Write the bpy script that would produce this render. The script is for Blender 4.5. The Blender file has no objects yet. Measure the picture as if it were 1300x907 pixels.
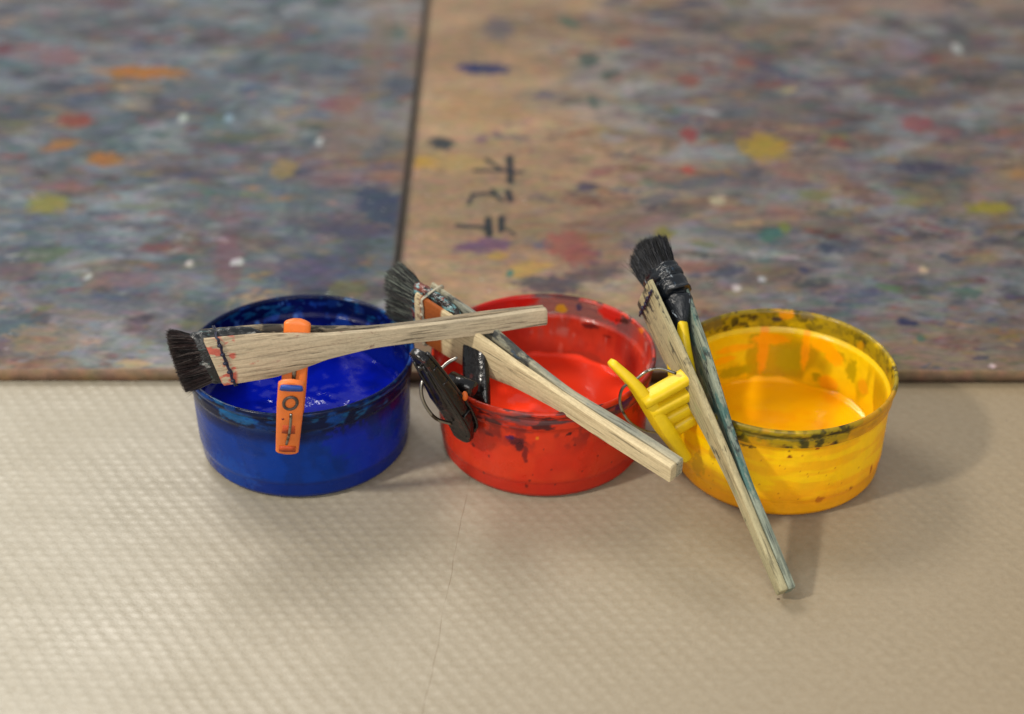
import bpy, math, random
import numpy as np
from mathutils import Matrix, Vector

random.seed(7)
rng = np.random.default_rng(11)
sc = bpy.context.scene
C = sc.collection
R = math.radians

# ------------------------------------------------------------------ camera
PITCH = R(31.62); CAM_H = 0.5588; FPX = 2200.0; PCX, PCY = 650.0, 408.0
cd = bpy.data.cameras.new("camera"); cam = bpy.data.objects.new("camera", cd); C.objects.link(cam)
cam.location = (0, 0, CAM_H); cam.rotation_euler = (math.pi/2 - PITCH, 0, 0)
cd.sensor_width = 36; cd.lens = FPX/1300*36; cd.shift_y = -(453.5-408)/1300
cd.clip_start = 0.01; cd.clip_end = 50
cd.dof.use_dof = True; cd.dof.focus_distance = 0.868; cd.dof.aperture_fstop = 4.4
sc.camera = cam

# ------------------------------------------------------------------ world and lamps
w = bpy.data.worlds.new("World"); sc.world = w; w.use_nodes = True
w.node_tree.nodes["Background"].inputs[0].default_value = (0.93, 0.97, 1.0, 1)
w.node_tree.nodes["Background"].inputs[1].default_value = 0.44
sc.view_settings.view_transform = 'Standard'; sc.view_settings.look = 'None'
sc.view_settings.exposure = 0.22; sc.view_settings.gamma = 1.0

def area(name, loc, target, sx, sy, power, col):
    l = bpy.data.lights.new(name, 'AREA'); l.shape = 'RECTANGLE'; l.size = sx; l.size_y = sy
    l.energy = power; l.color = col
    o = bpy.data.objects.new(name, l); C.objects.link(o); o.location = loc
    d = Vector(target) - Vector(loc); o.rotation_euler = d.to_track_quat('-Z', 'Y').to_euler()
    return o
area("lamp_key", (-1.15, 0.05, 1.25), (0.05, 0.78, 0.0), 0.12, 0.12, 21.0, (1.0, 0.93, 0.82))
area("lamp_rear", (-0.85, 1.85, 1.65), (0.0, 0.8, 0.0), 0.75, 0.6, 22.0, (1.0, 0.95, 0.88))
area("fill_front", (0.1, -0.9, 0.95), (0.0, 0.75, 0.0), 1.2, 0.7, 13.5, (1.0, 0.96, 0.90))  # soft fill added behind the camera to brighten upright walls, no real lamp
area("lamp_tube_a", (0.55, 2.55, 1.24), (0.05, 0.8, 0.0), 0.10, 0.022, 0.32, (1.0, 0.97, 0.95))
area("lamp_tube_b", (-0.31, 2.62, 1.26), (0.05, 0.8, 0.0), 0.12, 0.022, 0.32, (1.0, 0.97, 0.95))

# ------------------------------------------------------------------ helpers
def srgb(c):
    c = np.asarray(c, float)/255.0
    return np.where(c <= 0.04045, c/12.92, ((c+0.055)/1.055)**2.4)
def lin4(c): return tuple(float(v) for v in srgb(c)) + (1.0,)

def ray(x, y):
    a = (x-PCX)/FPX; b = -(y-PCY)/FPX
    return np.array([a, math.cos(PITCH)+b*math.sin(PITCH), -math.sin(PITCH)+b*math.cos(PITCH)])
EYE = np.array([0, 0, CAM_H])
def atz(x, y, z): d = ray(x, y); return EYE + (z-CAM_H)/d[2]*d
def aty(x, y, Y): d = ray(x, y); return EYE + Y/d[1]*d
def atd(x, y, t): return EYE + t*ray(x, y)

def tag(o, label=None, cat=None, group=None, kind=None):
    if label: o["label"] = label
    if cat: o["category"] = cat
    if group: o["group"] = group
    if kind: o["kind"] = kind
    return o
def empty(name, loc=(0, 0, 0), mat=None):
    o = bpy.data.objects.new(name, None); C.objects.link(o)
    o.empty_display_size = 0.02
    if mat is not None: o.matrix_world = mat
    else: o.location = loc
    return o

def mesh_obj(name, V, F, material, parent=None, smooth=True, col=None, cov=None, off=None):
    V = np.asarray(V, float)
    if off is not None: V = V - np.asarray(off, float)
    me = bpy.data.meshes.new(name)
    if isinstance(F, np.ndarray) and F.shape[1] == 4:
        me.vertices.add(len(V)); me.vertices.foreach_set("co", V.ravel())
        n = len(F); me.loops.add(n*4); me.polygons.add(n)
        me.loops.foreach_set("vertex_index", F.astype(np.int32).ravel())
        me.polygons.foreach_set("loop_start", np.arange(0, n*4, 4, dtype=np.int32))
        me.polygons.foreach_set("loop_total", np.full(n, 4, dtype=np.int32))
        me.update(calc_edges=True); me.validate()
    else:
        me.from_pydata([tuple(v) for v in V], [], [tuple(int(i) for i in f) for f in F]); me.update()
    if smooth: me.polygons.foreach_set("use_smooth", np.ones(len(me.polygons), dtype=bool))
    if col is not None:
        at = me.color_attributes.new("paintcol", 'FLOAT_COLOR', 'POINT')
        a = np.ones((len(V), 4)); a[:, :3] = col
        at.data.foreach_set("color", a.ravel().astype(np.float32))
    if cov is not None:
        at = me.attributes.new("cover", 'FLOAT', 'POINT')
        at.data.foreach_set("value", np.asarray(cov, np.float32))
    o = bpy.data.objects.new(name, me); C.objects.link(o)
    if material: me.materials.append(material)
    if parent: o.parent = parent
    return o

def edge_split(o, ang=35):
    try:
        o.data.set_sharp_from_angle(angle=R(ang))
    except Exception: pass
    return o

# value noise --------------------------------------------------------------
def _h(ix, iy, iz, s):
    n = (ix*374761393 + iy*668265263 + iz*2147483647 + s*974634777) & 0xffffffff
    n = ((n ^ (n >> 13))*1274126177) & 0xffffffff
    n = ((n ^ (n >> 16))*2246822519) & 0xffffffff
    return ((n ^ (n >> 13)) & 0xffff)/65535.0
def vn(x, y, z, s=0):
    x, y, z = np.broadcast_arrays(x, y, z)
    ix = np.floor(x).astype(np.int64); iy = np.floor(y).astype(np.int64); iz = np.floor(z).astype(np.int64)
    fx = x-ix; fy = y-iy; fz = z-iz
    fx = fx*fx*(3-2*fx); fy = fy*fy*(3-2*fy); fz = fz*fz*(3-2*fz)
    r = 0
    for a in (0, 1):
        for b in (0, 1):
            for c in (0, 1):
                wgt = (fx if a else 1-fx)*(fy if b else 1-fy)*(fz if c else 1-fz)
                r = r + wgt*_h(ix+a, iy+b, iz+c, s)
    return r
def fbm(x, y, z=0.0, s=0, o=4):
    r = 0; a = 0.5; t = 0
    for k in range(o):
        r = r + a*vn(x*2**k+17.3*k, y*2**k+5.1*k, np.asarray(z)*2**k, s+k); t += a; a *= 0.5
    return r/t
def ss(e0, e1, x): t = np.clip((x-e0)/(e1-e0), 0, 1); return t*t*(3-2*t)
def blend(col, c, m): return col*(1-m[:, None]) + np.asarray(c)[None, :]*m[:, None]

# ------------------------------------------------------------------ material helpers
def new_mat(name):
    m = bpy.data.materials.new(name); m.use_nodes = True
    nt = m.node_tree; b = nt.nodes["Principled BSDF"]
    return m, nt, b
def node(nt, t, **kw):
    n = nt.nodes.new(t)
    for k, v in kw.items():
        if k.startswith('i_'): n.inputs[k[2:].replace('_', ' ')].default_value = v
        else: setattr(n, k, v)
    return n
def mixc(nt, fac, a, b, mode='MIX'):
    n = nt.nodes.new('ShaderNodeMix'); n.data_type = 'RGBA'; n.blend_type = mode
    for sock, v in ((n.inputs[0], fac), (n.inputs[6], a), (n.inputs[7], b)):
        if hasattr(v, 'links') or hasattr(v, 'is_linked'): nt.links.new(v, sock)
        else: sock.default_value = v
    return n.outputs[2]
def math_(nt, op, a, b=None, c=None, clamp=False):
    n = nt.nodes.new('ShaderNodeMath'); n.operation = op; n.use_clamp = clamp
    for i, v in enumerate((a, b, c)):
        if v is None: continue
        if hasattr(v, 'is_linked'): nt.links.new(v, n.inputs[i])
        else: n.inputs[i].default_value = v
    return n.outputs[0]
def noise(nt, vec, scale, detail=4, rough=0.55, dist=0.0):
    n = nt.nodes.new('ShaderNodeTexNoise'); n.inputs['Scale'].default_value = scale
    n.inputs['Detail'].default_value = detail; n.inputs['Roughness'].default_value = rough
    n.inputs['Distortion'].default_value = dist
    if vec is not None: nt.links.new(vec, n.inputs['Vector'])
    return n.outputs['Fac']
def mapping(nt, vec, scale=(1, 1, 1), loc=(0, 0, 0), rot=(0, 0, 0)):
    n = nt.nodes.new('ShaderNodeMapping'); nt.links.new(vec, n.inputs['Vector'])
    n.inputs['Scale'].default_value = scale; n.inputs['Location'].default_value = loc; n.inputs['Rotation'].default_value = rot
    return n.outputs[0]
def ramp(nt, fac, stops):
    n = nt.nodes.new('ShaderNodeValToRGB'); nt.links.new(fac, n.inputs[0])
    e = n.color_ramp.elements
    while len(e) < len(stops): e.new(0.5)
    for k, (p, c) in enumerate(stops):
        e[k].position = p; e[k].color = c if len(c) == 4 else (*c, 1)
    return n.outputs[0]
def bump(nt, h, dist, strength=1.0, normal=None):
    n = nt.nodes.new('ShaderNodeBump'); n.inputs['Distance'].default_value = dist; n.inputs['Strength'].default_value = strength
    nt.links.new(h, n.inputs['Height'])
    if normal is not None: nt.links.new(normal, n.inputs['Normal'])
    return n.outputs[0]
def coords(nt): return nt.nodes.new('ShaderNodeTexCoord').outputs['Object']

# ------------------------------------------------------------------ the surface: embossed beige sheet
def mat_sheet():
    m, nt, b = new_mat("embossed_sheet"); co = coords(nt); L = nt.links
    # lattice of raised dots: a = (8.6,0) mm, b = (3.5,-5.2) mm, slowly warped
    wn = nt.nodes.new('ShaderNodeTexNoise'); wn.inputs['Scale'].default_value = 5.0; wn.inputs['Detail'].default_value = 2
    L.new(co, wn.inputs['Vector'])
    sub = node(nt, 'ShaderNodeVectorMath', operation='SUBTRACT'); L.new(wn.outputs['Color'], sub.inputs[0]); sub.inputs[1].default_value = (.5, .5, .5)
    scl = node(nt, 'ShaderNodeVectorMath', operation='SCALE'); L.new(sub.outputs[0], scl.inputs[0]); scl.inputs['Scale'].default_value = 0.016
    add = node(nt, 'ShaderNodeVectorMath', operation='ADD'); L.new(co, add.inputs[0]); L.new(scl.outputs[0], add.inputs[1])
    v = add.outputs[0]
    A = np.array([[0.0086, 0.0035], [0.0, -0.0052]]); K = np.linalg.inv(A)*2*math.pi
    ks = [K[0], K[1], K[0]+K[1]]
    cs = []
    for k in ks:
        d = node(nt, 'ShaderNodeVectorMath', operation='DOT_PRODUCT'); L.new(v, d.inputs[0]); d.inputs[1].default_value = (float(k[0]), float(k[1]), 0)
        cs.append(math_(nt, 'COSINE', d.outputs['Value']))
    # the weave: ridges along one diagonal, dots where they cross
    s = math_(nt, 'ADD', math_(nt, 'MULTIPLY', cs[0], 1.15), math_(nt, 'MULTIPLY', cs[1], 0.50))
    s = math_(nt, 'ADD', s, math_(nt, 'MULTIPLY', cs[2], 0.50))
    h = math_(nt, 'SMOOTH_MAX', math_(nt, 'MULTIPLY', s, 0.46), -0.35, 0.4)
    patch = noise(nt, mapping(nt, co, (1, 1.6, 1), (3.1, 1.7, 0)), 7.5, 3)
    patchr = ramp(nt, patch, [(0.36, (0.35,)*3), (0.66, (1,)*3)])
    sepx = node(nt, 'ShaderNodeSeparateXYZ'); L.new(co, sepx.inputs[0])
    fade = math_(nt, 'MULTIPLY_ADD', sepx.outputs[0], -0.7, 0.55, clamp=True)   # pressed flatter towards the right
    fade = math_(nt, 'MAXIMUM', fade, 0.32)
    h = math_(nt, 'MULTIPLY', h, math_(nt, 'MULTIPLY', patchr, fade))
    n1 = bump(nt, h, 0.00029, 1.0)
    wr = noise(nt, mapping(nt, co, (1, 1.4, 1)), 14, 3)
    n2 = bump(nt, wr, 0.004, 0.5, n1)
    fine = noise(nt, co, 900, 3)
    n3 = bump(nt, fine, 0.00012, 0.6, n2)
    # colour: beige with faint dirt, toned darker in the embossed hollows
    big = noise(nt, mapping(nt, co, loc=(1.3, 4.2, 0)), 6, 4)
    c = ramp(nt, big, [(0.3, lin4((154, 147, 131))), (0.7, lin4((168, 162, 148)))])
    tint = math_(nt, 'MULTIPLY_ADD', sepx.outputs[0], 2.0, 0.42, clamp=True)    # browner sheet on the right
    c = mixc(nt, tint, c, lin4((150, 134, 109)))
    mott = ramp(nt, noise(nt, co, 260, 5, 0.7), [(0.30, (0.88, 0.86, 0.82)), (0.60, (1, 1, 1))])
    c = mixc(nt, 1.0, c, mott, 'MULTIPLY')
    hc = ramp(nt, h, [(0.0, (0.90, 0.89, 0.87)), (0.5, (1, 1, 1))])
    c = mixc(nt, 0.8, c, hc, 'MULTIPLY')
    vor = nt.nodes.new('ShaderNodeTexVoronoi'); vor.inputs['Scale'].default_value = 42; L.new(co, vor.inputs['Vector'])
    sp = math_(nt, 'LESS_THAN', vor.outputs['Distance'], 0.035)
    gate = math_(nt, 'GREATER_THAN', noise(nt, mapping(nt, co, loc=(7, 2, 1)), 30, 1), 0.55)
    c = mixc(nt, math_(nt, 'MULTIPLY', sp, math_(nt, 'MULTIPLY', gate, 0.75)), c, lin4((78, 62, 50)))
    # crease line running from under the red tub to the front
    p0 = atz(592, 628, 0); p1 = atz(556, 812, 0)
    sl = (p1[0]-p0[0])/(p1[1]-p0[1])
    wob = math_(nt, 'MULTIPLY', math_(nt, 'SUBTRACT', noise(nt, co, 35, 2), 0.5), 0.004)
    lx = math_(nt, 'SUBTRACT', sepx.outputs[0], math_(nt, 'MULTIPLY_ADD', sepx.outputs[1], float(sl), float(p0[0]-sl*p0[1])))
    dist = math_(nt, 'ABSOLUTE', math_(nt, 'ADD', lx, wob))
    line = math_(nt, 'LESS_THAN', dist, 0.00022)
    ly = math_(nt, 'LESS_THAN', sepx.outputs[1], 0.76)
    line = math_(nt, 'MULTIPLY', math_(nt, 'MULTIPLY', line, ly), ramp(nt, noise(nt, co, 60, 2), [(0.40, (0.10,)*3), (0.55, (0.5,)*3)]))
    c = mixc(nt, line, c, lin4((105, 88, 66)))
    L.new(c, b.inputs['Base Color'])
    rg = ramp(nt, noise(nt, mapping(nt, co, loc=(2, 9, 0)), 9, 4), [(0.3, (0.34,)*3), (0.7, (0.58,)*3)])
    L.new(rg, b.inputs['Roughness']); b.inputs['Specular IOR Level'].default_value = 0.45
    L.new(n3, b.inputs['Normal'])
    return m
g = 1.6
tag(mesh_obj("ground", [(-g, -0.6, 0), (g, -0.6, 0), (g, 3.2, 0), (-g, 3.2, 0)], [(0, 1, 2, 3)], mat_sheet(), smooth=False), kind="structure")

# ------------------------------------------------------------------ paint-stained boards
def mat_board():
    m, nt, b = new_mat("stained_board"); co = coords(nt); L = nt.links
    a = node(nt, 'ShaderNodeAttribute', attribute_name="paintcol")
    c = a.outputs['Color']
    st = mapping(nt, co, (1, 2.2, 1))
    f1 = noise(nt, st, 150, 5, 0.65)
    c = mixc(nt, 0.85, c, ramp(nt, f1, [(0.28, (0.66, 0.66, 0.68)), (0.72, (1.25, 1.23, 1.2))]), 'MULTIPLY')
    cn = nt.nodes.new('ShaderNodeTexNoise'); cn.inputs['Scale'].default_value = 75; cn.inputs['Detail'].default_value = 4; L.new(st, cn.inputs['Vector'])
    c = mixc(nt, 0.34, c, cn.outputs['Color'], 'OVERLAY')
    vor = nt.nodes.new('ShaderNodeTexVoronoi'); vor.inputs['Scale'].default_value = 75; L.new(st, vor.inputs['Vector'])
    gate = math_(nt, 'GREATER_THAN', noise(nt, mapping(nt, co, loc=(4, 1, 1)), 22, 2), 0.56)
    sp = math_(nt, 'MULTIPLY', math_(nt, 'LESS_THAN', vor.outputs['Distance'], 0.075), gate)
    c = mixc(nt, math_(nt, 'MULTIPLY', sp, 0.55), c, lin4((205, 205, 205)))
    vor2 = nt.nodes.new('ShaderNodeTexVoronoi'); vor2.inputs['Scale'].default_value = 60; L.new(mapping(nt, st, loc=(5, 3, 2)), vor2.inputs['Vector'])
    sp2 = math_(nt, 'MULTIPLY', math_(nt, 'LESS_THAN', vor2.outputs['Distance'], 0.13), math_(nt, 'GREATER_THAN', noise(nt, mapping(nt, co, loc=(1, 7, 1)), 18, 2), 0.55))
    c = mixc(nt, math_(nt, 'MULTIPLY', sp2, 0.5), c, lin4((45, 45, 60)))
    L.new(c, b.inputs['Base Color'])
    L.new(ramp(nt, noise(nt, st, 30, 4), [(0.3, (0.38,)*3), (0.7, (0.68,)*3)]), b.inputs['Roughness'])
    h = math_(nt, 'ADD', noise(nt, st, 120, 5, 0.6), math_(nt, 'MULTIPLY', sp, 0.5))
    L.new(bump(nt, h, 0.0006, 0.7), b.inputs['Normal'])
    b.inputs['Specular IOR Level'].default_value = 0.18
    return m
BOARD_M = mat_board()
BZ = 0.008
PAL = [srgb(c) for c in [(150,155,162),(84,96,122),(120,62,68),(150,74,60),(172,132,66),(72,112,110),(120,122,72),(96,78,112),
       (192,192,194),(56,62,74),(165,122,128),(176,150,120),(70,84,70),(132,110,110),(60,74,110),(188,160,118)]]
#        grey slate maroon rust ochre teal olive purple white dark pink tan moss mauve navy sand
PALW_L = [16, 14, 4, 3, 3, 7, 4, 2, 2, 6, 4, 3, 4, 4, 8, 2]
PALW_R = [7, 10, 9, 6, 5, 5, 4, 4, 2, 9, 5, 5, 3, 7, 9, 5]
def smear(G, col, cx, cy, rx, ry, c, alpha, ang=0.0, rag=0.55, seed=0, soft=0.5):
    xs, ys, nx = G
    r = max(rx, ry)*1.6
    a, b = np.searchsorted(xs, [cx-r, cx+r]); e, f = np.searchsorted(ys, [cy-r, cy+r])
    if a >= b or e >= f: return
    X, Y = np.meshgrid(xs[a:b], ys[e:f]); idx = (np.arange(e, f)[:, None]*nx+np.arange(a, b)[None, :]).ravel()
    X = X.ravel(); Y = Y.ravel(); dx = X-cx; dy = Y-cy; ca, sa = math.cos(ang), math.sin(ang)
    u = (dx*ca+dy*sa)/rx; v = (-dx*sa+dy*ca)/ry
    d = np.sqrt(u*u+v*v)
    nz = fbm(X*230+seed, Y*420, 0.0, seed % 97, 4)-0.5
    m = ss(0, soft, 1-d+nz*2*rag)*alpha
    col[idx] = col[idx]*(1-m[:, None]) + c[None, :]*m[:, None]
# big marks read off the photograph: x, y (photo), half width, half height (photo px), colour, alpha, slope
MARKS = [
 (180,92,66,9,(168,112,52),.95,-.03),(132,202,30,10,(160,108,52),.9,-.25),(75,185,32,7,(158,112,60),.8,.35),(95,153,28,9,(140,72,62),.85,-.2),
 (70,110,34,10,(70,76,90),.8,0),(75,72,34,16,(140,96,102),.6,0),(60,258,34,14,(140,136,66),.85,-.3),(60,322,38,14,(84,104,82),.75,0),
 (435,133,34,13,(140,84,92),.7,-.15),(485,262,34,34,(58,70,96),.85,.2),(360,215,18,14,(164,140,74),.55,0),(300,175,40,9,(78,94,82),.55,.2),
 (320,205,22,14,(96,70,80),.5,0),(440,292,70,10,(76,72,96),.7,0),(400,345,70,22,(76,80,110),.55,.12),(290,330,24,44,(128,86,94),.45,.1),
 (160,355,60,12,(136,98,108),.5,0),(20,345,32,16,(110,84,90),.5,0),(14,410,40,20,(70,92,104),.7,0),(150,385,90,16,(96,102,112),.5,0),
 (260,440,60,18,(96,122,100),.5,0),(60,430,60,22,(150,128,100),.6,0),(390,250,36,20,(72,92,100),.5,.2),(440,368,30,14,(112,116,70),.6,0),
 (240,335,6,5,(210,208,205),.9,0),(112,352,5,5,(205,205,205),.8,0),(300,333,11,5,(200,204,208),.8,.5),(232,150,6,6,(205,215,205),.8,0),(290,150,7,6,(150,180,205),.8,0),(405,180,5,6,(205,205,205),.8,0),
 (170,462,24,8,(188,166,128),.8,0),(500,42,20,8,(72,104,104),.75,0),(497,84,14,5,(140,74,66),.6,0),(510,110,22,14,(76,82,100),.6,0),(500,133,16,6,(70,96,84),.4,0),
 (5,62,14,9,(110,66,76),.7,0),(190,262,60,6,(108,116,70),.35,0),(480,60,24,60,(140,118,96),.45,0),(445,165,40,60,(150,120,100),.45,0),(70,30,70,14,(104,108,114),.5,0),
 # right board
 (612,87,44,8,(52,60,104),.9,-.05),(634,36,24,18,(92,92,108),.65,0),(722,28,13,9,(66,106,90),.75,.4),(748,76,16,11,(66,90,84),.75,0),(774,94,12,9,(56,84,80),.75,-.5),
 (752,130,9,10,(60,92,84),.6,0),(790,52,18,8,(146,92,74),.65,0),(835,60,10,28,(98,98,110),.5,.6),(562,182,20,9,(60,66,70),.9,.15),(540,206,22,10,(196,154,66),.85,0),(575,206,50,14,(186,156,96),.6,0),
 (612,178,10,6,(112,86,110),.6,0),(630,168,5,4,(112,86,110),.5,0),(745,238,20,6,(80,70,90),.85,.35),(765,218,24,6,(140,84,86),.6,.4),(720,310,34,20,(160,94,84),.75,0),(738,326,26,16,(150,80,80),.6,0),
 (615,312,48,9,(112,80,116),.8,.12),(632,326,14,6,(186,146,72),.7,0),(668,342,34,10,(192,158,84),.75,.3),(648,347,7,6,(66,124,118),.85,0),(760,345,40,14,(76,70,86),.6,.2),(700,362,50,14,(74,70,86),.75,0),
 (843,297,15,9,(140,132,56),.85,0),(838,252,30,7,(90,100,110),.6,.3),(890,232,50,8,(84,96,110),.65,.25),(875,172,14,10,(150,66,66),.8,0),(874,216,10,6,(176,84,74),.85,0),(875,102,18,9,(150,82,68),.7,0),
 (905,92,12,5,(150,92,80),.5,0),(972,187,36,20,(176,146,62),.95,0),(945,80,16,7,(150,86,72),.6,0),(880,5,26,6,(70,80,110),.7,0),(965,60,20,10,(76,100,100),.5,.5),(1060,106,44,8,(112,78,96),.55,.1),
 (980,298,20,11,(66,116,108),.8,0),(997,290,9,9,(126,138,60),.7,0),(1065,182,16,9,(150,76,72),.6,0),(1165,158,26,14,(152,82,84),.7,0),(1200,168,20,9,(150,80,78),.5,0),(1085,150,22,5,(86,72,72),.7,.1),(1168,212,48,9,(70,66,88),.8,0),
 (1190,128,60,8,(92,92,112),.5,.2),(1258,264,36,9,(158,144,54),.9,0),(1160,256,30,8,(140,130,70),.6,0),(1035,248,22,8,(120,124,70),.6,0),(925,345,26,8,(64,66,90),.7,.25),(1020,343,8,6,(66,70,92),.8,0),(1048,338,18,5,(80,86,110),.6,0),
 (1128,366,20,6,(86,118,84),.65,-.3),(1228,372,22,8,(72,106,98),.75,0),(1150,409,16,6,(52,56,92),.9,0),(1168,430,8,4,(60,110,100),.7,0),(1245,455,14,4,(72,74,96),.7,.3),(1100,380,40,10,(100,104,116),.5,0),(912,255,12,6,(204,192,160),.7,0),
 (1172,343,6,5,(204,186,158),.8,0),(1140,330,16,10,(150,146,150),.5,0),(935,366,7,5,(212,205,208),.9,0),(968,355,5,4,(205,205,210),.8,0),(985,325,50,3,(190,186,188),.5,-.1),(1215,62,7,8,(196,204,196),.8,0),(1150,60,30,14,(150,140,156),.45,0),
 (1260,465,5,4,(225,205,205),.9,0),(880,340,34,9,(150,96,84),.6,0),(1000,270,34,12,(158,116,116),.45,0),(1090,215,60,20,(120,110,122),.35,0),(600,140,70,30,(186,152,108),.5,0),(560,60,30,60,(170,138,108),.4,0),
]
KANA = [ # brush strokes of the hand-written characters: polylines (photo px), half width px
 ([(617,203),(632,212),(640,217)],2.6),([(602,217),(640,217),(663,219)],2.2),([(647,200),(648,217),(648,231)],4.2),
 ([(595,259),(600,247),(615,246),(627,247)],2.2),([(625,242),(632,250),(637,254)],2.6),([(645,244),(648,254)],4.0),
 ([(579,287),(600,288),(618,290)],2.2),([(620,279),(621,298)],4.0),([(637,277),(636,292)],4.0),([(643,291),(654,298)],1.8)]
def board(name, x0, x1, y0, y1, left, label):
    nx = int((x1-x0)/0.0015)+1; ny = int((y1-y0)/0.0024)+1
    xs = np.linspace(x0, x1, nx); t = np.linspace(0, 1, ny); ys = y0+(y1-y0)*t**1.15
    X, Y = np.meshgrid(xs, ys); P = np.c_[X.ravel(), Y.ravel()]
    n = len(P); x, y = P[:, 0], P[:, 1]; G = (xs, ys, nx)
    big = fbm(x*5, y*9, 0.0, 3 if left else 23, 4); med = fbm(x*16, y*40, 0.0, 5 if left else 25, 4)
    tan = srgb((196, 163, 128)); gry = srgb((124, 138, 148)); mv = srgb((146, 130, 122)); dk = srgb((104, 92, 86))
    if left:
        cvr = 0.96 - 0.55*ss(-0.17, -0.075, x) - 0.55*ss(0.885, 0.845, y) - 0.35*ss(1.30, 1.42, y)
        base = blend(np.tile(tan*0.8, (n, 1)), gry, np.clip(ss(0.30, 0.60, big+cvr*0.55-0.28)*ss(0.0, .5, cvr), 0, 1))
        base = blend(base, srgb((132, 112, 118)), 0.5*ss(0.5, 0.68, med))
        base = blend(base, srgb((88, 98, 112)), 0.45*ss(0.52, 0.7, fbm(x*12, y*26, 0, 41, 4)))
    else:
        cvr = ss(0.02, 0.16, x+0.10*(big-0.5)) * (1-0.35*ss(0.93, 0.85, y)) * (1-0.5*ss(1.34, 1.42, y))
        base = blend(np.tile(tan, (n, 1)), mv, np.clip(0.88*cvr*ss(0.25, 0.55, big+0.12), 0, 1))
        base = blend(base, gry*0.95, 0.6*cvr*ss(0.5, 0.66, med))
        base = blend(base, srgb((84, 80, 100)), 0.40*cvr*ss(0.52, 0.68, fbm(x*12, y*30, 0, 43, 4)))
        base = blend(base, srgb((212, 178, 140)), 0.5*(1-cvr)*ss(0.45, 0.65, med))
        base = blend(base, dk, 0.35*ss(0.2, 0.5, x)*ss(0.5, 0.3, big))
    col = base
    col[:] = base*0.47*(0.50+0.92*fbm(x*11, y*24, 0., 71, 4))[:, None]
    def cloud(sx_, sy_, sd, lo, hi, c, al):
        m_ = ss(lo, hi+.06, fbm(x*sx_*.8+sd+1.5*(big-.5)*3, y*sx_*1.25+2*(med-.5), 0., sd, 5))*al*.62
        if not left: m_ = m_*np.clip(.12+ss(0.0, .12, x+.05*(med-.5)), 0, 1)*(.35+.65*ss(.88, .98, y))
        col[:] = blend(col, srgb(c)*.62, m_)
    for (sx_, sy_, sd, lo, hi, c, al) in ((26, 60, 81, .52, .64, (62, 80, 98), .7), (30, 70, 83, .54, .66, (128, 70, 76), .60), (22, 55, 85, .52, .66, (156, 166, 172), .8),
        (34, 80, 87, .55, .66, (66, 104, 100), .60), (28, 66, 89, .57, .68, (148, 120, 70), .55), (40, 95, 91, .55, .66, (52, 54, 66), .5), (18, 48, 93, .50, .66, (150, 140, 138), .6 if not left else .2), (60, 130, 95, .56, .66, (40, 46, 56), .55)):
        cloud(sx_, sy_, sd+(0 if left else 40), lo, hi, c, al)
    r = np.random.default_rng(5 if left else 6)
    wts = np.array(PALW_L if left else PALW_R, float); wts /= wts.sum()
    N = 5200
    for k in range(N):
        px = r.uniform(x0, x1); py = r.uniform(y0, min(y1, 1.62))
        if left: dens = 0.95 if px < -0.15 else 0.60
        else: dens = 0.10+0.72*min(1, max(0, (px+0.0)/0.12))
        dens *= 0.45+1.1*float(fbm(np.array([px*9.]), np.array([py*14.]), 0., 77, 3)[0])
        if py > 1.33 and not left: dens *= .5
        if r.random() > dens: continue
        rx = 0.0025+0.020*r.random()**2.4; ry = rx*r.uniform(.18, .6)
        if r.random() < .06: rx *= 2.2
        smear(G, col, px, py, rx, ry, PAL[r.choice(len(PAL), p=wts)]*r.uniform(.32, .62), r.uniform(.22, .80), r.normal(0, .35), 1.0, int(r.integers(1000)), .85)
    for k, (px, py, rx, ry, c, al, sl) in enumerate(MARKS):
        q = atz(px, py, BZ); q2 = atz(px+rx, py, BZ); q3 = atz(px, py-ry, BZ)
        if not (x0 < q[0] < x1): continue
        smear(G, col, q[0], q[1], abs(q2[0]-q[0]), abs(q3[1]-q[1]), srgb(c)*.56, min(1, al*1.08), math.atan(sl*1.8), .55, k*7, .35)
    if not left:
        ink = srgb((24, 32, 38))
        for pts, hw in KANA:
            W = [atz(a, b_, BZ) for a, b_ in pts]
            for (a, b_) in zip(W[:-1], W[1:]):
                ab = (b_-a)[:2]; tt = np.clip(((P-a[:2])@ab)/(ab@ab), 0, 1)
                d = np.linalg.norm((P-(a[:2]+tt[:, None]*ab))*np.array([1, .62]), axis=1)
                m = ss(hw*0.00082, hw*0.00050, d)*0.97
                col[:] = blend(col, ink, m)
    edge = (x1-x) if left else (x-x0)
    col[:] = blend(col, srgb((70, 60, 52)), ss(.0036, .0018, edge)*.75)
    # worn brown front lip
    col[:] = blend(col, srgb((120, 96, 72)), ss(y0+0.0025, y0+0.0008, y+0.003*(med-.5))*0.8)
    V = np.c_[P, np.full(n, BZ)]
    i = np.arange(nx*ny).reshape(ny, nx)
    F = np.c_[i[:-1, :-1].ravel(), i[:-1, 1:].ravel(), i[1:, 1:].ravel(), i[1:, :-1].ravel()]
    # skirt: side walls and underside, edge eased slightly
    ringi = np.concatenate([i[0, :], i[1:, -1], i[-1, -2::-1], i[-2:0:-1, 0]])
    rv = V[ringi].copy(); nr = len(ringi)
    lo = rv.copy(); lo[:, 2] = 0.0006
    V2 = np.vstack([V, lo]); s = n+np.arange(nr); nxt = np.roll(np.arange(nr), -1)
    F2 = np.c_[ringi, s, s[nxt], ringi[nxt]]
    ec = srgb((84, 64, 46)) if left else srgb((42, 32, 26))
    ecol = np.tile(ec, (nr, 1))*(0.7+0.6*vn(rv[:, 0]*150, rv[:, 1]*150, 0.0, 3))[:, None]
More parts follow.
